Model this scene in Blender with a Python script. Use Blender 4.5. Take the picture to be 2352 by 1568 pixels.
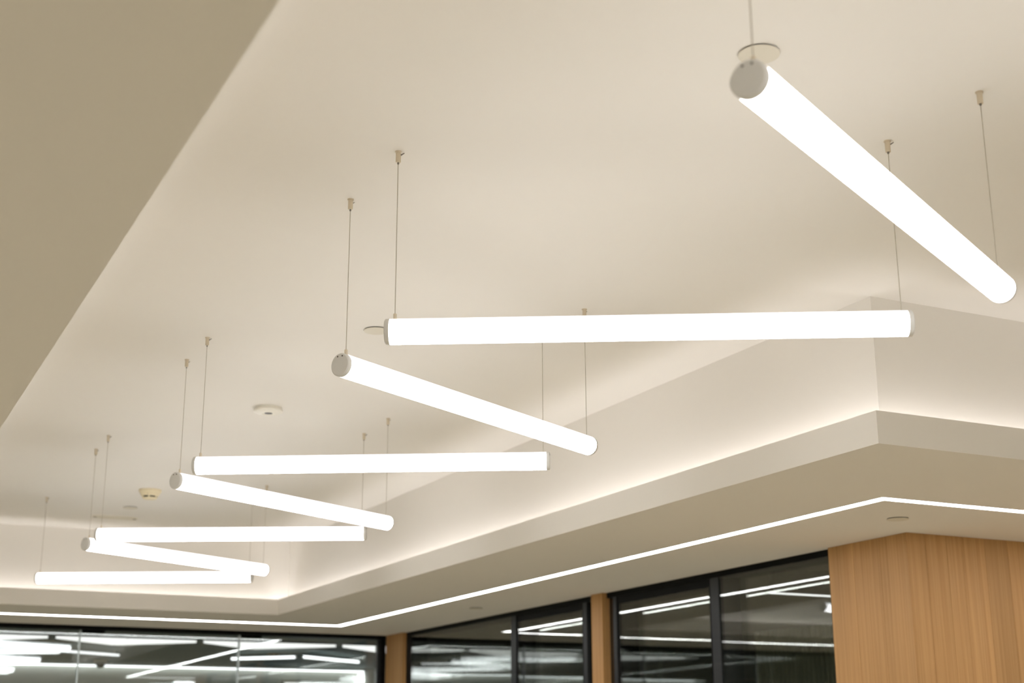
import bpy, bmesh, math, random
from mathutils import Vector, Matrix

# ------------------------------------------------------------------ camera, world, exposure
for o in list(bpy.data.objects):
    bpy.data.objects.remove(o, do_unlink=True)
scene = bpy.context.scene
C = scene.collection
PI = math.pi

CAM_H = 1.6                                   # eye height above the floor
FW = Vector((0.42439722, 0.86145515, 0.27889428))
RT = Vector((0.89742681, -0.4411533, -0.00298199))
UP = Vector((-0.12046628, -0.25155275, 0.96031718))
cam_data = bpy.data.cameras.new('camera')
cam_data.sensor_width = 36.0
cam_data.lens = 36.0 * 3251.48 / 2352.0
cam_data.clip_start = 0.05
cam_data.dof.use_dof = True
cam_data.dof.focus_distance = 3.9
cam_data.dof.aperture_fstop = 3.8
cam = bpy.data.objects.new('camera', cam_data)
C.objects.link(cam)
m = Matrix((RT, UP, -FW)).transposed().to_4x4()
m.translation = (0, 0, CAM_H)
cam.matrix_world = m
scene.camera = cam

world = bpy.data.worlds.new('world')
scene.world = world
world.use_nodes = True
world.node_tree.nodes['Background'].inputs[0].default_value = (0.9, 0.95, 1.0, 1)
world.node_tree.nodes['Background'].inputs[1].default_value = 0.02

scene.view_settings.view_transform = 'Standard'
scene.view_settings.look = 'None'
scene.view_settings.exposure = 0.49
scene.view_settings.gamma = 1.0
scene.view_settings.use_curve_mapping = False
scene.cycles.max_bounces = 7
scene.cycles.use_light_tree = False

TUBE_L = 9.5          # radiance of the pendant tubes
STRIP_L = 14.0         # recessed perimeter strip
COVE_L = 5.2         # hidden cove led tape

# ------------------------------------------------------------------ key dimensions (metres)
Z_S = 2.48            # underside of the lowered soffit
Z_LIP = 2.581         # top of the cove lip
Z_T = 2.531           # axis of the pendant tubes
Z_C = 2.98            # raised ceiling
W = 0.093             # cove width
GX = 4.115            # front of the glazing frames on the right
WX = 4.085            # wood faces on the right
FY = 10.53            # front of the far glazing frame
TRAY = [(0.427, -3.0), (6.5, -3.0), (6.5, 3.2206), (2.8003, 3.2206), (2.8003, 9.200), (0.427, 9.200)]
STRIP = [(-0.23, -3.66), (7.15, -3.66), (7.15, 3.972), (3.455, 3.972), (3.455, 9.842), (-0.23, 9.842)]
ROOM = [(-2.4, -5.0), (9.0, -5.0), (9.0, 4.60), (4.20, 4.60), (4.20, 10.64), (-2.4, 10.64)]

# ------------------------------------------------------------------ materials
def new_mat(name):
    mt = bpy.data.materials.new(name)
    mt.use_nodes = True
    return mt, mt.node_tree.nodes, mt.node_tree.links

def plain(name, col, rough=0.6, metal=0.0, spec=0.4, var=0.0, scale=6.0, bump=0.0):
    mt, n, l = new_mat(name)
    b = n['Principled BSDF']
    b.inputs['Roughness'].default_value = rough
    b.inputs['Metallic'].default_value = metal
    b.inputs['Specular IOR Level'].default_value = spec
    b.inputs['Base Color'].default_value = (*col, 1)
    if var or bump:
        tc = n.new('ShaderNodeTexCoord')
        ns = n.new('ShaderNodeTexNoise')
        ns.inputs['Scale'].default_value = scale
        ns.inputs['Detail'].default_value = 4
        l.new(tc.outputs['Object'], ns.inputs['Vector'])
        if var:
            rp = n.new('ShaderNodeValToRGB')
            rp.color_ramp.elements[0].color = (*[c * (1 - var) for c in col], 1)
            rp.color_ramp.elements[1].color = (*[min(1, c * (1 + var)) for c in col], 1)
            l.new(ns.outputs['Fac'], rp.inputs['Fac'])
            l.new(rp.outputs['Color'], b.inputs['Base Color'])
        if bump:
            bp = n.new('ShaderNodeBump')
            bp.inputs['Strength'].default_value = bump
            bp.inputs['Distance'].default_value = 0.002
            l.new(ns.outputs['Fac'], bp.inputs['Height'])
            l.new(bp.outputs['Normal'], b.inputs['Normal'])
    return mt

def emit(name, col, strength):
    mt, n, l = new_mat(name)
    n.remove(n['Principled BSDF'])
    e = n.new('ShaderNodeEmission')
    e.inputs['Color'].default_value = (*col, 1)
    e.inputs['Strength'].default_value = strength
    l.new(e.outputs['Emission'], n['Material Output'].inputs['Surface'])
    return mt

def tube_mat(name, col, strength):
    """frosted led tube: leds face down, so the upper quarter of the diffuser is weaker"""
    mt, n, l = new_mat(name)
    n.remove(n['Principled BSDF'])
    e = n.new('ShaderNodeEmission')
    e.inputs['Color'].default_value = (*col, 1)
    tc = n.new('ShaderNodeTexCoord')
    sp = n.new('ShaderNodeSeparateXYZ')
    l.new(tc.outputs['Normal'], sp.inputs[0])
    mr = n.new('ShaderNodeMapRange')
    mr.interpolation_type = 'SMOOTHSTEP'
    mr.inputs['From Min'].default_value = 0.0
    mr.inputs['From Max'].default_value = 1.0
    mr.inputs['To Min'].default_value = strength
    mr.inputs['To Max'].default_value = strength * 0.14
    l.new(sp.outputs['Z'], mr.inputs['Value'])
    l.new(mr.outputs['Result'], e.inputs['Strength'])
    l.new(e.outputs['Emission'], n['Material Output'].inputs['Surface'])
    return mt

def glass_mat(name, tint, wave=0.02, wscale=0.7, refl=1.0):
    mt, n, l = new_mat(name)
    n.remove(n['Principled BSDF'])
    tr = n.new('ShaderNodeBsdfTransparent')
    tr.inputs['Color'].default_value = (*tint, 1)
    gl = n.new('ShaderNodeBsdfGlossy')
    gl.inputs['Roughness'].default_value = 0.015
    gl.inputs['Color'].default_value = (0.98, 1.0, 0.99, 1)
    geo = n.new('ShaderNodeNewGeometry')
    dot = n.new('ShaderNodeVectorMath'); dot.operation = 'DOT_PRODUCT'
    l.new(geo.outputs['Incoming'], dot.inputs[0]); l.new(geo.outputs['Normal'], dot.inputs[1])
    ab = n.new('ShaderNodeMath'); ab.operation = 'ABSOLUTE'
    l.new(dot.outputs['Value'], ab.inputs[0])
    om = n.new('ShaderNodeMath'); om.operation = 'SUBTRACT'; om.inputs[0].default_value = 1.0
    l.new(ab.outputs[0], om.inputs[1])
    pw = n.new('ShaderNodeMath'); pw.operation = 'POWER'; pw.inputs[1].default_value = 5.0
    l.new(om.outputs[0], pw.inputs[0])
    ma = n.new('ShaderNodeMath'); ma.operation = 'MULTIPLY_ADD'
    ma.inputs[1].default_value = 0.96 * refl; ma.inputs[2].default_value = 0.04 * refl
    l.new(pw.outputs[0], ma.inputs[0])
    tc = n.new('ShaderNodeTexCoord')
    ns = n.new('ShaderNodeTexNoise'); ns.inputs['Scale'].default_value = wscale
    ns.inputs['Detail'].default_value = 0.0
    l.new(tc.outputs['Object'], ns.inputs['Vector'])
    bp = n.new('ShaderNodeBump'); bp.inputs['Strength'].default_value = 1.0
    bp.inputs['Distance'].default_value = wave
    l.new(ns.outputs['Fac'], bp.inputs['Height'])
    l.new(bp.outputs['Normal'], gl.inputs['Normal'])
    mx = n.new('ShaderNodeMixShader')
    l.new(ma.outputs[0], mx.inputs[0]); l.new(tr.outputs[0], mx.inputs[1]); l.new(gl.outputs[0], mx.inputs[2])
    l.new(mx.outputs[0], n['Material Output'].inputs['Surface'])
    return mt

def wood_mat(name, k=1.0):
    """pale oak veneer, straight vertical grain, tone differs from board to board"""
    mt, n, l = new_mat(name)
    b = n['Principled BSDF']
    b.inputs['Roughness'].default_value = 0.5
    b.inputs['Specular IOR Level'].default_value = 0.35
    geo = n.new('ShaderNodeNewGeometry')
    info = n.new('ShaderNodeObjectInfo')
    add = n.new('ShaderNodeVectorMath'); add.operation = 'MULTIPLY_ADD'
    cmb = n.new('ShaderNodeCombineXYZ')
    for i in range(3):
        l.new(info.outputs['Random'], cmb.inputs[i])
    add.inputs[1].default_value = (13.0, 17.0, 7.0)
    l.new(cmb.outputs[0], add.inputs[0])
    l.new(geo.outputs['Position'], add.inputs[2])
    mp = n.new('ShaderNodeMapping')
    mp.inputs['Scale'].default_value = (95, 95, 1.1)
    l.new(add.outputs[0], mp.inputs['Vector'])
    n1 = n.new('ShaderNodeTexNoise'); n1.inputs['Scale'].default_value = 1.0
    n1.inputs['Detail'].default_value = 5; n1.inputs['Roughness'].default_value = 0.6
    l.new(mp.outputs[0], n1.inputs['Vector'])
    mp2 = n.new('ShaderNodeMapping'); mp2.inputs['Scale'].default_value = (9, 9, 0.5)
    l.new(add.outputs[0], mp2.inputs['Vector'])
    n2 = n.new('ShaderNodeTexNoise'); n2.inputs['Scale'].default_value = 1.0; n2.inputs['Detail'].default_value = 2
    l.new(mp2.outputs[0], n2.inputs['Vector'])
    r1 = n.new('ShaderNodeValToRGB')
    r1.color_ramp.elements[0].position = 0.30
    r1.color_ramp.elements[0].color = (0.44 * k, 0.235 * k, 0.085 * k, 1)
    r1.color_ramp.elements[1].position = 0.66
    r1.color_ramp.elements[1].color = (0.58 * k, 0.335 * k, 0.138 * k, 1)
    l.new(n1.outputs['Fac'], r1.inputs['Fac'])
    r2 = n.new('ShaderNodeMapRange')
    r2.inputs['From Min'].default_value = 0.3; r2.inputs['From Max'].default_value = 0.7
    r2.inputs['To Min'].default_value = 0.90; r2.inputs['To Max'].default_value = 1.07
    l.new(n2.outputs['Fac'], r2.inputs['Value'])
    r3 = n.new('ShaderNodeMapRange')
    r3.inputs['To Min'].default_value = 0.92; r3.inputs['To Max'].default_value = 1.06
    l.new(info.outputs['Random'], r3.inputs['Value'])
    mu = n.new('ShaderNodeMath'); mu.operation = 'MULTIPLY'
    l.new(r2.outputs[0], mu.inputs[0]); l.new(r3.outputs[0], mu.inputs[1])
    mc = n.new('ShaderNodeVectorMath'); mc.operation = 'SCALE'
    l.new(r1.outputs['Color'], mc.inputs[0]); l.new(mu.outputs[0], mc.inputs['Scale'])
    l.new(mc.outputs[0], b.inputs['Base Color'])
    bp = n.new('ShaderNodeBump'); bp.inputs['Strength'].default_value = 0.15; bp.inputs['Distance'].default_value = 0.001
    l.new(n1.outputs['Fac'], bp.inputs['Height']); l.new(bp.outputs['Normal'], b.inputs['Normal'])
    return mt

M = {}
M['paint'] = plain('ceiling_paint', (0.82, 0.782, 0.718), 0.9, spec=0.15, var=0.012, scale=1.3)
M['soffit'] = plain('soffit_paint', (0.82, 0.782, 0.718), 0.9, spec=0.15, var=0.012, scale=1.3)
M['wallpaint'] = plain('wall_paint', (0.80, 0.77, 0.69), 0.9, spec=0.15, var=0.02)
M['floor'] = plain('floor_oak', (0.80, 0.735, 0.58), 0.5, var=0.15, scale=3.0)
M['tube'] = tube_mat('tube_diffuser', (0.99, 0.985, 1.0), TUBE_L)
M['strip'] = emit('strip_diffuser', (1.0, 0.99, 0.99), STRIP_L)
M['cove'] = emit('cove_led_tape', (1.0, 0.985, 1.02), COVE_L)
M['cap'] = plain('grey_cap', (0.72, 0.71, 0.68), 0.55, spec=0.4, var=0.03, scale=40)
M['screw'] = plain('screw_steel', (0.10, 0.09, 0.08), 0.4, metal=0.6)
M['nickel'] = plain('brushed_nickel', (0.66, 0.58, 0.45), 0.35, metal=0.75, var=0.05, scale=90)
M['dark_nickel'] = plain('dark_nickel', (0.20, 0.18, 0.15), 0.4, metal=0.9)
M['wire'] = plain('steel_cable', (0.46, 0.42, 0.34), 0.45, metal=0.4)
M['plate'] = plain('white_plate', (0.72, 0.67, 0.56), 0.75, spec=0.25, var=0.02)
M['cream'] = plain('cream_plastic', (0.80, 0.70, 0.48), 0.5, spec=0.35, var=0.02, scale=30)
M['offwhite'] = plain('offwhite_plastic', (0.80, 0.76, 0.66), 0.45, spec=0.4, var=0.02, scale=30)
M['black'] = plain('black_aluminium', (0.006, 0.006, 0.006), 0.45, spec=0.08, var=0.1, scale=30)
M['grey_alu'] = plain('dark_grey_aluminium', (0.024, 0.026, 0.028), 0.42, spec=0.3, var=0.06, scale=30)
M['gloss_black'] = plain('gloss_black_glass', (0.004, 0.004, 0.004), 0.03, spec=0.9)
M['reveal'] = plain('slot_profile', (0.16, 0.14, 0.11), 0.6)
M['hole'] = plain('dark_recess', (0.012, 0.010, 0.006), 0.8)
M['glass'] = glass_mat('clear_glass', (0.97, 0.985, 0.98), 0.004, 0.6, 1.2)
M['glass_r'] = glass_mat('office_glass', (0.97, 0.98, 0.965), 0.0045, 0.6, 1.3)
M['silicone'] = plain('glass_joint', (0.62, 0.70, 0.72), 0.25, spec=0.6)
M['wood'] = wood_mat('oak_veneer')
M['rib'] = plain('dark_ribbed_panel', (0.42, 0.45, 0.36), 0.7)
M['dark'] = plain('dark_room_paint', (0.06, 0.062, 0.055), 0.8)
M['teal'] = plain('office_ceiling_grey', (0.155, 0.215, 0.212), 0.8, var=0.05, scale=2)
M['palewall'] = plain('office_wall', (0.50, 0.52, 0.46), 0.85, var=0.03)
M['panel'] = emit('office_light_panel', (1.0, 0.98, 0.96), 1.0)
M['officeled'] = emit('office_led', (0.98, 0.98, 1.0), 2.2)
M['mirror_glow'] = emit('reflected_line_glow', (0.98, 0.98, 1.0), 1.2)  # faint glow for bars that stand in for reflections in the glass
M['brown'] = plain('brown_plastic', (0.20, 0.16, 0.10), 0.6)
M['dome'] = plain('smoked_dome', (0.03, 0.035, 0.04), 0.08, spec=0.8)

# ------------------------------------------------------------------ mesh helpers
def mesh_obj(name, verts, faces, mat, parent=None, smooth=False):
    me = bpy.data.meshes.new(name)
    me.from_pydata([tuple(v) for v in verts], [], faces)
    bm = bmesh.new(); bm.from_mesh(me)
    bmesh.ops.recalc_face_normals(bm, faces=bm.faces)
    bm.to_mesh(me); bm.free()
    me.update()
    if smooth:
        for p in me.polygons:
            p.use_smooth = True
    me.materials.append(mat)
    o = bpy.data.objects.new(name, me)
    C.objects.link(o)
    if parent is not None:
        o.parent = parent
    return o

def bm_obj(name, bm, mat, parent=None, smooth=False, angle=None):
    me = bpy.data.meshes.new(name)
    bm.to_mesh(me); bm.free()
    if smooth:
        for p in me.polygons:
            p.use_smooth = True
        if angle:
            me.set_sharp_from_angle(angle=angle)
    me.materials.append(mat)
    o = bpy.data.objects.new(name, me)
    C.objects.link(o)
    if parent is not None:
        o.parent = parent
    return o

def box(name, x0, x1, y0, y1, z0, z1, mat, parent=None, bevel=0.0, origin=None):
    bm = bmesh.new()
    ox, oy, oz = origin or (0, 0, 0)
    vs = [bm.verts.new((x - ox, y - oy, z - oz)) for x in (x0, x1) for y in (y0, y1) for z in (z0, z1)]
    for f in ((0, 1, 3, 2), (4, 6, 7, 5), (0, 4, 5, 1), (2, 3, 7, 6), (0, 2, 6, 4), (1, 5, 7, 3)):
        bm.faces.new([vs[i] for i in f])
    bmesh.ops.recalc_face_normals(bm, faces=bm.faces)
    if bevel:
        bmesh.ops.bevel(bm, geom=list(bm.edges), offset=bevel, segments=2, affect='EDGES')
    return bm_obj(name, bm, mat, parent)

def lathe(name, prof, mat, parent=None, seg=40, axis='Z', loc=(0, 0, 0), angle=0.6):
    """prof: list of (radius, height) along the axis; poles where radius is 0"""
    bm = bmesh.new()
    rings = []
    for r, h in prof:
        if r < 1e-6:
            rings.append([bm.verts.new((0, 0, h))])
        else:
            rings.append([bm.verts.new((r * math.cos(2 * PI * i / seg), r * math.sin(2 * PI * i / seg), h)) for i in range(seg)])
    for a, b in zip(rings, rings[1:]):
        for i in range(seg):
            j = (i + 1) % seg
            if len(a) == 1 and len(b) == 1:
                continue
            if len(a) == 1:
                bm.faces.new((a[0], b[i], b[j]))
            elif len(b) == 1:
                bm.faces.new((a[i], a[j], b[0]))
            else:
                bm.faces.new((a[i], a[j], b[j], b[i]))
    bmesh.ops.recalc_face_normals(bm, faces=bm.faces)
    if axis == 'X':
        bmesh.ops.transform(bm, matrix=Matrix.Rotation(PI / 2, 4, 'Y'), verts=bm.verts)
    bmesh.ops.translate(bm, vec=loc, verts=bm.verts)
    return bm_obj(name, bm, mat, parent, smooth=True, angle=angle)

def empty(name, loc, rz=0.0):
    o = bpy.data.objects.new(name, None)
    o.empty_display_size = 0.1
    C.objects.link(o)
    o.location = loc
    o.rotation_euler = (0, 0, rz)
    return o

def tag(o, label, cat, group=None, kind=None):
    if label: o['label'] = label
    if cat: o['category'] = cat
    if group: o['group'] = group
    if kind: o['kind'] = kind
    return o

def struct(o, label=None, cat=None):
    o['kind'] = 'structure'
    if label: o['label'] = label
    if cat: o['category'] = cat
    return o

def offset_loop(loop, d):
    """offset a counter-clockwise rectilinear loop outward by d"""
    out = []
    n = len(loop)
    for i in range(n):
        p0, p1, p2 = Vector(loop[i - 1]), Vector(loop[i]), Vector(loop[(i + 1) % n])
        a = (p1 - p0).normalized(); b = (p2 - p1).normalized()
        na = Vector((a.y, -a.x)); nb = Vector((b.y, -b.x))
        out.append(tuple(p1 + (na + nb) * d))
    return out

def ring(name, inner, outer, z0, z1, mat, parent=None):
    """closed slab between two loops with as many corners"""
    n = len(inner)
    vs = [(*p, z0) for p in inner] + [(*p, z0) for p in outer] + [(*p, z1) for p in inner] + [(*p, z1) for p in outer]
    fs = []
    for i in range(n):
        j = (i + 1) % n
        fs += [(i, j, n + j, n + i), (2 * n + i, 3 * n + i, 3 * n + j, 2 * n + j),
               (i, 2 * n + i, 2 * n + j, j), (n + i, n + j, 3 * n + j, 3 * n + i)]
    return mesh_obj(name, vs, fs, mat, parent)

def run_piece(name, loop_in, loop_out, i, z0, z1, mat, parent=None, origin=(0, 0, 0)):
    """one mitred straight run i -> i+1 of a ring"""
    n = len(loop_in); j = (i + 1) % n
    q = [loop_in[i], loop_in[j], loop_out[j], loop_out[i]]
    ox, oy, oz = origin
    vs = [(x - ox, y - oy, z0 - oz) for x, y in q] + [(x - ox, y - oy, z1 - oz) for x, y in q]
    fs = [(0, 1, 2, 3), (4, 5, 6, 7), (0, 1, 5, 4), (1, 2, 6, 5), (2, 3, 7, 6), (3, 0, 4, 7)]
    return mesh_obj(name, vs, fs, mat, parent)

# ------------------------------------------------------------------ the room shell
fl = struct(box('floor', -2.6, 9.2, -5.2, 10.7, -0.1, 0.0, M['floor']), 'oak coloured floor of the lounge below the lights')

tray_wall = offset_loop(TRAY, W)
# raised ceiling: two slabs welded into one L shape
_vs = [(*p, Z_C) for p in offset_loop(TRAY, W + 0.1)] + [(*p, Z_C + 0.06) for p in offset_loop(TRAY, W + 0.1)]
_fs = [(0, 1, 2, 3), (0, 3, 4, 5), (6, 9, 8, 7), (6, 11, 10, 9)] + [(i, (i + 1) % 6, 6 + (i + 1) % 6, 6 + i) for i in range(6)]
ceil = struct(mesh_obj('ceiling', _vs, _fs, M['paint']), 'cream painted raised ceiling inside the L shaped tray')
for i in range(6):
    run_piece('tray_side', tray_wall, offset_loop(TRAY, W + 0.03), i, Z_S + 0.012, Z_C, M['paint'], ceil)

slot_in, slot_out = offset_loop(STRIP, -0.027), offset_loop(STRIP, 0.027)
soff = ring('soffit_inner_band', TRAY, slot_in, Z_S, Z_S + 0.012, M['soffit'], ceil)
soff2 = ring('soffit_outer_band', slot_out, ROOM, Z_S, Z_S + 0.012, M['soffit'], ceil)
for i in range(6):
    lip = run_piece('cove_lip', TRAY, offset_loop(TRAY, 0.012), i, Z_S + 0.012, Z_LIP, M['soffit'], ceil)

# hidden led tape lying in the cove trough, one length per side of the tray
names = ['near end of the tray behind the camera', 'right end of the wide part of the tray', 'short wood side of the tray beyond the inner corner',
         'long window side of the tray', 'far end of the tray', 'left side of the tray above the camera']
for i in range(6):
    a, b = Vector(TRAY[i]), Vector(TRAY[(i + 1) % 6])
    c = (a + b) / 2
    d = (b - a).normalized(); nrm = Vector((d.y, -d.x))
    e = empty('cove_light', (c.x + nrm.x * 0.05, c.y + nrm.y * 0.05, Z_S + 0.012))
    og = (e.location.x, e.location.y, e.location.z)
    run_piece('aluminium_channel', offset_loop(TRAY, 0.030), offset_loop(TRAY, 0.080), i, Z_S + 0.012, Z_S + 0.020, M['plate'], e, og)
    run_piece('led_tape', offset_loop(TRAY, 0.034), offset_loop(TRAY, 0.076), i, Z_S + 0.020, Z_S + 0.024, M['cove'], e, og)
    tag(e, 'hidden cove light tape washing the ' + names[i], 'cove light', 'cove light tapes around the tray')

# recessed perimeter strip, one luminaire per straight run
snames = ['near the back wall behind the camera', 'at the right end of the lounge', 'running right from the corner above the oak panelling',
          'running along the glazed side from corner to corner', 'running left above the far glazed wall', 'on the left of the camera']
for i in range(6):
    a, b = Vector(STRIP[i]), Vector(STRIP[(i + 1) % 6]); c = (a + b) / 2
    e = empty('recessed_strip_light', (c.x, c.y, Z_S))
    og = (c.x, c.y, Z_S)
    run_piece('profile_flange', slot_in, offset_loop(STRIP, -0.0225), i, Z_S, Z_S + 0.014, M['reveal'], e, og)
    run_piece('profile_flange', offset_loop(STRIP, 0.0245), slot_out, i, Z_S, Z_S + 0.014, M['plate'], e, og)
    run_piece('diffuser', offset_loop(STRIP, -0.0225), offset_loop(STRIP, 0.0245), i, Z_S + 0.0006, Z_S + 0.014, M['strip'], e, og)
    tag(e, 'thin recessed white strip light ' + snames[i], 'strip light', 'recessed strip lights around the soffit')

# plain walls outside the picture
struct(box('wall_left', -2.55, -2.4, -5.1, 10.64, 0, Z_S + 0.012, M['wallpaint']), 'plain cream wall on the left of the lounge')
struct(box('wall_back', -2.55, 9.1, -5.15, -5.0, 0, Z_S + 0.012, M['wallpaint']), 'plain cream wall behind the camera')
struct(box('wall_right', 9.0, 9.15, -5.0, 10.7, 0, Z_S + 0.012, M['wallpaint']), 'plain cream wall at the right end of the lounge')

# ------------------------------------------------------------------ pendant tube lights
TUBES = [((1.118, 1.507), (2.183, 2.086)), ((1.119, 2.931), (2.169, 2.352)), ((1.122, 3.247), (2.163, 3.834)),
         ((1.111, 4.684), (2.158, 4.098)), ((1.119, 4.978), (2.159, 5.564)), ((1.112, 6.423), (2.171, 5.872)),
         ((1.111, 6.724), (2.158, 7.328)), ((1.113, 8.195), (2.173, 7.640)),
         ((1.115, 1.190), (2.168, 0.607)), ((1.115, -0.235), (2.168, 0.348)), ((1.115, -0.56), (2.168, -1.145)), ((1.115, -1.97), (2.168, -1.39)),
         ((4.35, 2.35), (5.40, 1.77)), ((4.35, 0.93), (5.40, 1.51)), ((4.35, 0.61), (5.40, 0.03)), ((4.35, -0.81), (5.40, -0.23))]  # out-of-view right row, added to brighten the ceiling, wall and soffit there
TLAB = ['nearest pendant tube, slanting down steeply across the top right',
        'large nearly level pendant tube crossing right of the picture centre',
        'slanting pendant tube just under the large level one',
        'level pendant tube hanging in the middle, second largest of the level ones',
        'slanting pendant tube whose grey end hangs beside the smoke detector',
        'level pendant tube in front of the ceiling slot plate',
        'farthest slanting pendant tube, touching the lowest tube in view',
        'lowest and farthest level pendant tube above the far glazed wall',
        'level pendant tube just above the camera, next after the nearest slanting one',
        'slanting pendant tube overhead, right above the camera',
        'level pendant tube behind the camera',
        'slanting pendant tube farthest behind the camera',
        'added unseen pendant tube in the wide right part of the tray, closest to the oak wall',
        'added unseen pendant tube in the wide right part of the tray, second from the oak wall',
        'added unseen pendant tube in the wide right part of the tray, third from the oak wall',
        'added unseen pendant tube in the wide right part of the tray, farthest from the oak wall']
HL, R = 0.600, 0.0298
DROP = Z_C - Z_T
WO = 0.022           # wire inset from the tube end

def make_tube():
    t = empty('pendant_tube_light', (0, 0, 0))
    lathe('diffuser', [(R, -HL + 0.011), (R, HL - 0.011)], M['tube'], t, seg=32, axis='X')
    for s in (-1, 1):
        pr = [(0, s * HL), (R - 0.003, s * HL), (R + 0.0002, s * (HL - 0.0025)), (R + 0.0002, s * (HL - 0.0115)), (0, s * (HL - 0.0115))]
        c = lathe('end_cap', pr, M['cap'], t, seg=48, axis='X', angle=0.5)
        for y in (-0.0075, 0.0075):
            lathe('screw', [(0, 0.0006 * s), (0.0021, 0.0005 * s), (0.0021, -0.001 * s)], M['screw'], c, seg=12, axis='X', loc=(s * HL, y, 0.0215))
        x = s * (HL - WO)
        lathe('cable', [(0.0011, R - 0.002), (0.0011, DROP - 0.026)], M['wire'], t, seg=10, loc=(x, 0, 0))
        if s < 0:
            lathe('ferrule', [(0, R - 0.003), (0.0042, R - 0.003), (0.0042, R + 0.0125), (0.0034, R + 0.0135), (0, R + 0.0135)], M['nickel'], t, seg=20, loc=(x, 0, 0))
        g = lathe('ceiling_gripper', [(0, DROP - 0.0285), (0.0056, DROP - 0.0285), (0.0064, DROP - 0.0275), (0.0064, DROP - 0.0032),
                                      (0.0084, DROP - 0.0028), (0.0086, DROP), (0, DROP)], M['nickel'], t, seg=24, loc=(x, 0, 0), angle=0.5)
        lathe('nipple', [(0, DROP - 0.0335), (0.0016, DROP - 0.0335), (0.0026, DROP - 0.0305), (0.0026, DROP - 0.0285), (0, DROP - 0.0285)], M['dark_nickel'], g, seg=14, loc=(x, 0, 0))
        # little release lever sticking out of a dark slot at the top of the gripper
        sd = 1
        lv = [(x + sd * 0.0045, -0.0016, DROP - 0.012), (x + sd * 0.0045, 0.0016, DROP - 0.012), (x + sd * 0.0045, 0.0016, DROP - 0.0085), (x + sd * 0.0045, -0.0016, DROP - 0.0085),
              (x + sd * 0.0145, -0.0016, DROP - 0.0050), (x + sd * 0.0145, 0.0016, DROP - 0.0050), (x + sd * 0.0145, 0.0016, DROP - 0.0036), (x + sd * 0.0145, -0.0016, DROP - 0.0036)]
        mesh_obj('lever', lv, [(0, 1, 2, 3), (4, 5, 6, 7), (0, 1, 5, 4), (1, 2, 6, 5), (2, 3, 7, 6), (3, 0, 4, 7)], M['dark_nickel'], g)
        lathe('slot', [(0, 0.0004), (0.0019, 0.0004), (0.0019, -0.002)], M['hole'], g, seg=10, axis='X', loc=(x + sd * 0.0060, 0, DROP - 0.0085))
    return t

def copy_tree(o, parent=None):
    c = o.copy()
    C.objects.link(c)
    c.parent = parent
    for ch in list(o.children):
        copy_tree(ch, c)
    return c

proto = make_tube()
for i, (a, b) in enumerate(TUBES):
    t = proto if i == 0 else copy_tree(proto)
    a, b = Vector(a), Vector(b)
    c = (a + b) / 2
    t.location = (c.x, c.y, Z_T)
    t.rotation_euler = (0, 0, math.atan2(b.y - a.y, b.x - a.x))
    tag(t, TLAB[i], 'pendant light', 'zigzag row of white tube lights')

# ------------------------------------------------------------------ ceiling fittings
def cover_plate(x, y, z, label):
    e = empty('sprinkler_cover_plate', (x, y, z))
    lathe('gap_ring', [(0, -0.0008), (0.0400, -0.0008), (0.0400, 0)], M['hole'], e, seg=48)
    lathe('disc', [(0, -0.0056), (0.0405, -0.0056), (0.0425, -0.0048), (0.0428, -0.0030), (0, -0.0028)], M['plate'], e, seg=56, angle=0.5)
    for k in range(3):
        an = k * 2 * PI / 3 + 0.4
        lathe('tab', [(0, -0.003), (0.003, -0.003), (0.003, 0), (0, 0)], M['dark_nickel'], e, seg=8, loc=(0.03 * math.cos(an), 0.03 * math.sin(an), 0))
    return tag(e, label, 'cover plate', 'round sprinkler cover plates')

cover_plate(1.620, 2.135, Z_C, 'round white cover plate behind the grey end of the nearest tube')
cover_plate(1.622, 4.335, Z_C, 'round white cover plate left of the large level tube end')
cover_plate(1.622, 8.330, Z_C, 'small round cover plate between the smoke detector and the slot plate')
cover_plate(3.806, 4.300, Z_S, 'round cover plate on the soffit above the oak panelling corner')
cover_plate(3.800, 8.240, Z_S, 'round cover plate on the soffit above the far office window')

def presence_sensor(x, y):
    e = empty('presence_sensor', (x, y, Z_C))
    lathe('base', [(0, 0), (0.0535, 0), (0.0535, -0.010), (0.048, -0.0105), (0, -0.0105)], M['offwhite'], e, seg=48, angle=0.5)
    b = lathe('body', [(0.050, -0.0095), (0.0585, -0.0105), (0.0605, -0.0140), (0.0595, -0.0185), (0.050, -0.0235), (0.030, -0.0262), (0.0265, -0.0262), (0.0255, -0.0240), (0, -0.0240)], M['offwhite'], e, seg=56, angle=0.7)
    lathe('lens', [(0, -0.0262), (0.010, -0.0262), (0.0165, -0.0248), (0.0170, -0.0235), (0, -0.0235)], M['screw'], b, seg=32)
    for k in range(10):
        an = 0.5 + k * 0.09
        bx = box('clip_rib', -0.0015, 0.0015, -0.0012, 0.0012, -0.0095, -0.001, M['cream'], b)
        bx.location = (0.0545 * math.cos(an), 0.0545 * math.sin(an), 0)
        bx.rotation_euler = (0, 0, an)
    return tag(e, 'flat round white presence sensor in the middle of the raised ceiling', 'sensor')
presence_sensor(1.623, 5.585)

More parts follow.
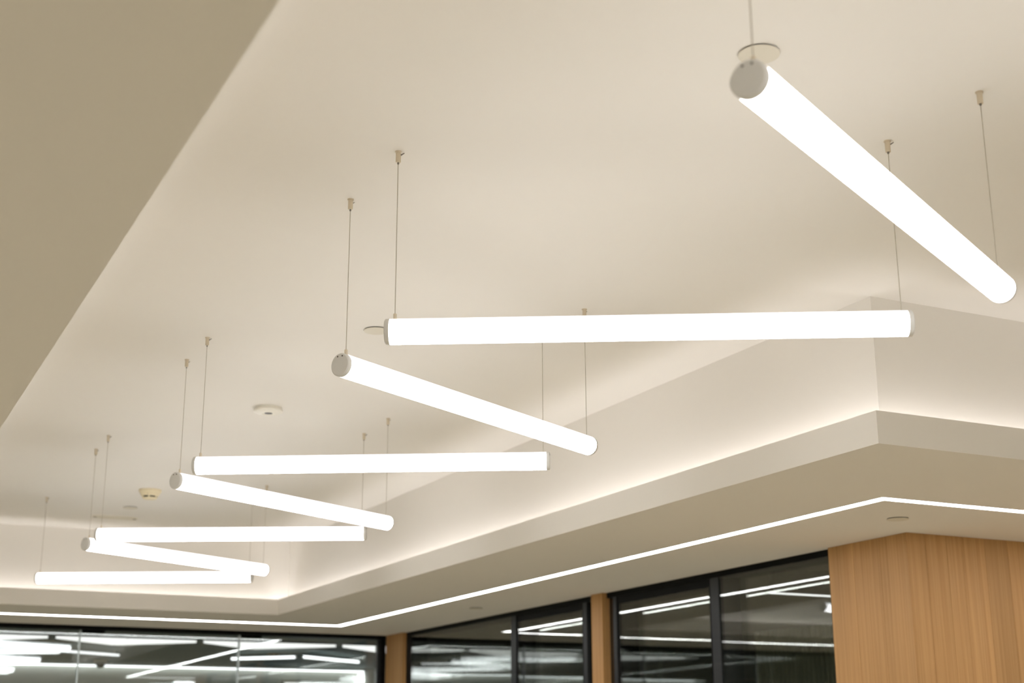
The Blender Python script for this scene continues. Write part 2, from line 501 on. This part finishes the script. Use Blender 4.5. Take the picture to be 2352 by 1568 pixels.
def smoke_detector(x, y, z, mat, label, s=1.0, slots=True):
    e = empty('smoke_detector', (x, y, z))
    lathe('base', [(0, 0), (0.0595 * s, 0), (0.0605 * s, -0.004 * s), (0.0585 * s, -0.014 * s), (0.0535 * s, -0.0155 * s), (0, -0.0155 * s)], mat, e, seg=48, angle=0.6)
    b = lathe('body', [(0.0545 * s, -0.0150 * s), (0.0525 * s, -0.022 * s), (0.0445 * s, -0.0345 * s), (0.0375 * s, -0.0350 * s), (0.0375 * s, -0.0425 * s), (0.0400 * s, -0.0430 * s),
                       (0.0370 * s, -0.0490 * s), (0.030 * s, -0.0510 * s), (0, -0.0520 * s)], mat, e, seg=48, angle=0.6)
    lathe('intake', [(0.0383 * s, -0.0350 * s), (0.0383 * s, -0.0428 * s)], M['hole'], b, seg=40)
    for k in range(6):
        an = k * 2 * PI / 6 - 1.90
        f = box('fin', -0.003 * s, 0.0038 * s, -0.0038 * s, 0.0038 * s, -0.0430 * s, -0.0344 * s, mat, b)
        f.location = (0.0378 * s, 0, 0)
        f.location = (0.0378 * s * math.cos(an), 0.0378 * s * math.sin(an), 0)
        f.rotation_euler = (0, 0, an)
    an = -2.05
    lathe('indicator', [(0, -0.0005), (0.0022, -0.0005), (0.0022, 0.002), (0, 0.002)], M['brown'], b, seg=12, loc=(0.0500 * s * math.cos(an), 0.0500 * s * math.sin(an), -0.0275 * s))
    return tag(e, label, 'smoke detector')
smoke_detector(1.602, 7.715, Z_C, M['cream'], 'cream cone shaped smoke detector with dark slots on the raised ceiling')

def slot_plate():
    e = empty('ceiling_slot_plate', (1.612, 8.735, Z_C))
    bm = bmesh.new()
    n = 16; rr = 0.055; hx = 0.138 - rr
    loop = [(hx + rr * math.cos(-PI / 2 + PI * k / n), rr * math.sin(-PI / 2 + PI * k / n)) for k in range(n + 1)] + \
           [(-hx + rr * math.cos(PI / 2 + PI * k / n), rr * math.sin(PI / 2 + PI * k / n)) for k in range(n + 1)]
    top = [bm.verts.new((x, y, 0)) for x, y in loop]
    bot = [bm.verts.new((x, y, -0.004)) for x, y in loop]
    inn = [bm.verts.new((x * 0.96, y * 0.90, -0.005)) for x, y in loop]
    for i in range(len(loop)):
        j = (i + 1) % len(loop)
        bm.faces.new((top[i], top[j], bot[j], bot[i])); bm.faces.new((bot[i], bot[j], inn[j], inn[i]))
    bm.faces.new(inn); bm.faces.new(top[::-1])
    bmesh.ops.recalc_face_normals(bm, faces=bm.faces)
    bm_obj('plate', bm, M['plate'], e)
    for s in (-1, 1):
        lathe('end_grip', [(0, -0.0068), (0.010, -0.0066), (0.012, -0.0050), (0, -0.0048)], M['brown'], e, seg=20, loc=(s * 0.118, 0.0, 0))
    return tag(e, 'pale oblong slot plate with rounded ends near the far end of the ceiling', 'ceiling plate')
slot_plate()

# ------------------------------------------------------------------ oak panelling on the right
random.seed(4)
def oak_boards(x0, x1, y0, y1, parent, along, widths, z0=0.0, z1=Z_S, th=0.018):
    """vertical veneer boards, one object each, hairline joints"""
    p = 0.0
    for wd in widths:
        g = 0.0006
        if along == 'x':
            o = box('veneer_board', 0, wd - g, 0, th, z0, z1, M['wood'], parent, bevel=0.0008)
            o.location = (x0 + p, y0, 0)
        else:
            o = box('veneer_board', 0, th, 0, wd - g, z0, z1, M['wood'], parent, bevel=0.0008)
            o.location = (x0, y0 + p, 0)
        p += wd

wr = struct(box('wall_oak', WX + 0.019, 9.0, 4.591, 5.088, 0, Z_S, M['dark']), 'oak panelled wall block on the right, corner towards the lounge')
oak_boards(WX, None, 4.5730, None, wr, 'y', [0.172, 0.172, 0.172])
ws = []
tot = WX
while tot < 8.95:
    wd = random.choice([0.085, 0.1, 0.115, 0.13])
    wd = min(wd, 9.0 - tot)
    ws.append(wd); tot += wd
oak_boards(WX + 0.0005, None, 4.5715, None, wr, 'x', ws)

def oak_post(y0, y1, label, extra=None):
    e = struct(box('trim_%d' % extra, WX + 0.019, GX + 0.10, y0 + 0.004, y1 - 0.004, 0, Z_S, M['dark']), label)
    o = box('veneer_face', 0, 0.018, 0, y1 - y0, 0, Z_S, M['wood'], e, bevel=0.0008); o.location = (WX, y0, 0)
    o = box('veneer_side', 0, GX + 0.10 - WX - 0.019, 0, 0.0035, 0, Z_S, M['wood'], e); o.location = (WX + 0.0185, y0, 0)
    o = box('veneer_side', 0, GX + 0.10 - WX - 0.019, 0, 0.0035, 0, Z_S, M['wood'], e); o.location = (WX + 0.0185, y1 - 0.0035, 0)
    return e
oak_post(7.134, 7.263, 'slim oak post between the two office windows', 1)
oak_post(10.184, 10.530, 'oak corner post between the far glazed wall and the office window', 2)

# ------------------------------------------------------------------ glazing on the right
GZ = Z_S
def office_window(n, y0, y1, mull, jamb_at, sash, label):
    """mull: (ya, yb); jamb_at 'near'/'far' = end where a gloss strip sits beside the oak post; sash: the pane with its own inner frame"""
    w = struct(empty('window_%d' % n, (GX, (y0 + y1) / 2, 0)), label)
    def bx(name, x0, x1, a, b, z0, z1, mat, bev=0.0015):
        o = box(name, x0 - GX, x1 - GX, a - (y0 + y1) / 2, b - (y0 + y1) / 2, z0, z1, mat, w, bevel=bev)
        return o
    D = 0.13
    bx('top_rail', GX, GX + D, y0, y1, GZ - 0.030, GZ, M['black'])
    bx('bottom_rail', GX, GX + D, y0, y1, 0.0, 0.09, M['black'])
    if jamb_at == 'far':
        g0, g1 = y1 - 0.075, y1                                   # gloss strip
        p0, p1 = y1 - 0.115, y1 - 0.075                           # lit grey post
        n0, n1 = y0, y0 + 0.040
        a0, a1 = n1, mull[0]; b0, b1 = mull[1], p0
    else:
        g0, g1 = y0, y0 + 0.10
        p0, p1 = y0 + 0.10, y0 + 0.150
        n0, n1 = y1 - 0.10, y1
        a0, a1 = p1, mull[0]; b0, b1 = mull[1], n0
    bx('gloss_filler', GX + 0.018, GX + D - 0.01, g0, g1, 0.09, GZ - 0.030, M['gloss_black'], 0)
    bx('post', GX - 0.004, GX + D, p0, p1, 0.09, GZ - 0.030, M['grey_alu'])
    bx('post', GX, GX + D, n0, n1, 0.09, GZ - 0.030, M['black'])
    bx('mullion', GX - 0.004, GX + D, mull[0], mull[1], 0.09, GZ - 0.030, M['grey_alu'])
    for (c0, c1, is_sash) in ((a0, a1, sash == 'near'), (b0, b1, sash == 'far')):
        zt = GZ - 0.030
        if is_sash:
            bx('sash_rail', GX + 0.004, GX + D - 0.005, c0, c1, zt - 0.042, zt, M['black'])
            bx('sash_stile', GX + 0.004, GX + D - 0.005, c0, c0 + 0.022, 0.09, zt - 0.042, M['black'])
            bx('sash_stile', GX + 0.004, GX + D - 0.005, c1 - 0.022, c1, 0.09, zt - 0.042, M['black'])
            c0 += 0.022; c1 -= 0.022; zt -= 0.042
        for dx in (0.006, 0.084):
            o = box('glass_pane', -0.004, 0.004, -(c1 - c0) / 2, (c1 - c0) / 2, 0.09, zt, M['glass_r'], w)
            o.location = (dx, (c0 + c1) / 2 - (y0 + y1) / 2, 0)
    return w
office_window(2, 7.263, 10.184, (8.30, 8.375), 'near', 'near', 'black framed office window left of the slim oak post')
office_window(3, 5.089, 7.134, (6.00, 6.075), 'far', 'far', 'black framed office window between the slim oak post and the oak panelling')

# the unlit office behind it
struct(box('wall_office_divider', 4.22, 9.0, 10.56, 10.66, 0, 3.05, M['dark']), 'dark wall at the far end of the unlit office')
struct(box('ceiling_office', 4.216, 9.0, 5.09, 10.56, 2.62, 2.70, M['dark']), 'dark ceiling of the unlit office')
vs, fs = [], []
ny = 91
for k in range(ny):                                   # shallow half-round slats at 60 mm centres
    y = 5.09 + k * 0.06
    prof = [(0.0, 0.0), (0.004, 0.014), (0.014, 0.020), (0.036, 0.020), (0.046, 0.014), (0.050, 0.0)]
    base = len(vs)
    for dy, dx in prof:
        vs += [(7.60 - dx, y + dy, 0), (7.60 - dx, y + dy, 2.62)]
    for q in range(5):
        fs.append((base + 2 * q, base + 2 * q + 2, base + 2 * q + 3, base + 2 * q + 1))
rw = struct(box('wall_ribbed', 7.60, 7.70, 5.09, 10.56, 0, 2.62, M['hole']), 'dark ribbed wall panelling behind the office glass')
rib = mesh_obj('ribbed_facing', vs, fs, M['rib'], rw)
rib['kind'] = 'stuff'
e = empty('reflected_line_bar', (5.75, 6.72, 2.475))  # no lamp in this office: glowing bar replaces a line reflected in the glass
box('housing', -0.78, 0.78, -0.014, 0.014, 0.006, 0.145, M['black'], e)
box('diffuser', -0.78, 0.78, -0.012, 0.012, 0, 0.006, M['mirror_glow'], e)
tag(e, 'thin glowing bar standing in for a line reflected in the right window', 'reflection stand-in')

# ------------------------------------------------------------------ far glazed wall
w1 = struct(empty('window_1', (1.7, FY, 0)), 'wide frameless glazed wall at the far end under a black head rail')
def far_box(name, x0, x1, y0, y1, z0, z1, mat, bev=0.0015):
    return box(name, x0 - 1.7, x1 - 1.7, y0 - FY, y1 - FY, z0, z1, mat, w1, bevel=bev)
far_box('top_rail', -2.4, WX - 0.001, FY, FY + 0.08, Z_S - 0.030, Z_S, M['black'])
far_box('bottom_rail', -2.4, WX - 0.001, FY, FY + 0.08, 0, 0.06, M['black'])
far_box('side_post', 4.049, WX - 0.001, FY, FY + 0.08, 0.06, Z_S - 0.030, M['black'])
far_box('side_post', 4.027, 4.049, FY + 0.028, FY + 0.08, 0.06, Z_S - 0.030, M['grey_alu'])
xs = [-2.4, -0.55, 0.61, 1.772, 2.931, 4.027]
for k in range(5):
    a, b = xs[k] + 0.004, xs[k + 1] - 0.004
    for dy in (0.040, 0.066):
        o = box('glass_pane', -(b - a) / 2, (b - a) / 2, -0.004, 0.004, 0.06, Z_S - 0.030, M['glass'], w1)
        o.location = ((a + b) / 2 - 1.7, dy, 0)
    if k:
        o = box('joint', -0.004, 0.004, -0.018, 0.018, 0.06, Z_S - 0.030, M['silicone'], w1)
        o.location = (xs[k] - 1.7, 0.053, 0)
for x in (1.772, 2.931, 0.61):
    far_box('patch_fitting', x + 0.01, x + 0.17, FY + 0.036, FY + 0.064, Z_S - 0.046, Z_S - 0.030, M['black'])

# ------------------------------------------------------------------ bright office beyond the far glazing
OZ = 2.50
struct(box('floor_office', -4.0, 9.0, 10.7, 15.7, -0.1, 0, M['palewall']), 'floor of the bright office beyond the far glazing')
struct(box('wall_office', -4.0, 9.0, 15.55, 15.7, 0, 3.2, M['palewall']), 'pale back wall of the bright office beyond the far glazing')
struct(box('wall_office_side', -4.15, -4.0, 10.6, 15.7, 0, 3.2, M['palewall']), 'pale side wall of the bright office')
# folded ceiling of grey triangular facets
vs = []; fs = []
NX = 11; X0 = -4.2
rows = [(10.64, 0), (11.75, 1), (13.1, 0), (14.5, 1), (15.56, 0)]
random.seed(9)
cols = []
for r, (y, sh) in enumerate(rows):
    row = []
    for k in range(NX + 1):
        x = X0 + k * 1.2 + (0.6 if sh else 0)
        z = OZ + (0.0 if sh else 0.022) + (0.012 if (k + r) % 2 else 0.0)
        if r == 0: z = OZ + 0.015
        row.append(len(vs)); vs.append((x, y, z))
    cols.append(row)
for r in range(len(rows) - 1):
    a, b = cols[r], cols[r + 1]
    for k in range(NX):
        if rows[r][1]:
            fs += [(a[k], b[k], b[k + 1]), (a[k], b[k + 1], a[k + 1])]
        else:
            fs += [(a[k], b[k], a[k + 1]), (a[k + 1], b[k], b[k + 1])]
oc = struct(mesh_obj('ceiling_folded', vs, fs, M['teal']), 'grey folded ceiling of the bright office')
struct(box('ceiling_slab', -4.2, 9.0, 10.66, 15.7, 2.62, 2.70, M['teal']), 'slab above the folded office ceiling')

def tri_panel(xa, xb, yb, ya, label):
    """luminous triangular ceiling panel in two halves with a thin seam"""
    xm = (xa + xb) / 2
    e = empty('triangular_light_panel', (xm, yb, OZ - 0.03))
    g = 0.008
    def half(p):
        vs = [(x, y, 0) for x, y in p] + [(x, y, 0.02) for x, y in p]
        mesh_obj('light_half', vs, [(0, 1, 2), (3, 4, 5), (0, 1, 4, 3), (1, 2, 5, 4), (2, 0, 3, 5)], M['panel'], e)
    half([(xa - xm + 0.03, 0), (-g, 0), (-g, ya - yb)])
    half([(g, 0), (xb - xm - 0.03, 0), (g, ya - yb)])
    mesh_obj('back_frame', [(xa - xm + 0.02, -0.01, 0.02), (xb - xm - 0.02, -0.01, 0.02), (0, ya - yb + 0.02, 0.02),
                            (xa - xm + 0.02, -0.01, 0.032), (xb - xm - 0.02, -0.01, 0.032), (0, ya - yb + 0.02, 0.032)],
             [(0, 1, 2), (3, 4, 5), (0, 1, 4, 3), (1, 2, 5, 4), (2, 0, 3, 5)], M['grey_alu'], e)
    return tag(e, label, 'light panel', 'triangular light panels in the bright office')
tri_panel(0.58, 1.75, 11.72, 12.26, 'triangular office light panel at the left picture edge beyond the glass')
tri_panel(1.75, 2.92, 11.72, 12.26, 'triangular office light panel straddling the left glass joint')
tri_panel(2.92, 4.12, 11.72, 12.26, 'triangular office light panel straddling the right glass joint')
tri_panel(4.12, 5.32, 11.72, 12.26, 'triangular office light panel beside the oak corner post')

def office_tube(p0, p1, z, mat, r, label):
    a, b = Vector(p0), Vector(p1); c = (a + b) / 2; L = (b - a).length
    e = empty('office_tube_light', (c.x, c.y, z), math.atan2(b.y - a.y, b.x - a.x))
    lathe('diffuser', [(r, -L / 2), (r, L / 2)], mat, e, seg=20, axis='X')
    for s in (-1, 1):
        lathe('end_cap', [(0, s * L / 2 + s * 0.008), (r, s * L / 2 + s * 0.006), (r, s * L / 2 - s * 0.002)], M['offwhite'], e, seg=20, axis='X')
        lathe('cable', [(0.002, r), (0.002, OZ + 0.012 - z)], M['wire'], e, seg=8, loc=(s * L * 0.42, 0, 0))
    return tag(e, label, 'tube light', 'slim tube lights in the bright office')
office_tube((3.70, 13.59), (4.18, 13.11), 2.470, M['officeled'], 0.012, 'slim office tube light in front of the brown detector')
office_tube((4.22, 13.03), (4.98, 13.58), 2.470, M['officeled'], 0.012, 'slim office tube light right of the brown detector')
office_tube((2.02, 13.10), (2.62, 13.50), 2.470, M['mirror_glow'], 0.010, 'slim dim glowing tube standing in for a glass reflection near the dome camera')  # not a fitting: stands in for a dim reflection in the far glass

# led edge line with a vertical return on the back wall
e = empty('edge_led_line', (3.0, 15.54, Z_S))
box('horizontal_led', -5.0, 2.70, -0.05, 0.0, 0.0, 0.014, M['officeled'], e)
box('vertical_led', 2.70, 2.75, -0.05, 0.0, -1.10, 0.0140, M['officeled'], e)
box('housing', -5.0, 2.78, -0.06, 0.0, 0.0145, 0.0185, M['grey_alu'], e)
tag(e, 'long white led edge line turning down at a corner on the office back wall', 'led line')

e = empty('white_wall_screen', (5.25, 15.54, 1.3))
box('screen', -0.42, 0.36, -0.03, -0.005, 0, 1.05, M['panel'], e)
box('frame', -0.45, 0.39, -0.025, 0.0, -0.03, 1.08, M['offwhite'], e)
tag(e, 'bright white screen on the office back wall beside the led corner', 'screen')

# dome camera and detector under the office ceiling
e = empty('dome_camera', (2.70, 14.80, OZ + 0.02))
lathe('mount', [(0, 0), (0.075, 0), (0.078, -0.02), (0.055, -0.045), (0, -0.046)], M['offwhite'], e, seg=32)
lathe('dome', [(0.048, -0.045), (0.046, -0.065), (0.035, -0.085), (0.018, -0.095), (0, -0.098)], M['dome'], e, seg=32)
tag(e, 'white dome security camera under the office ceiling beyond the left pane', 'camera')
smoke_detector(4.09, 13.52, OZ + 0.03, M['brown'], 'brown smoke detector under the office ceiling beyond the right pane', s=1.0)
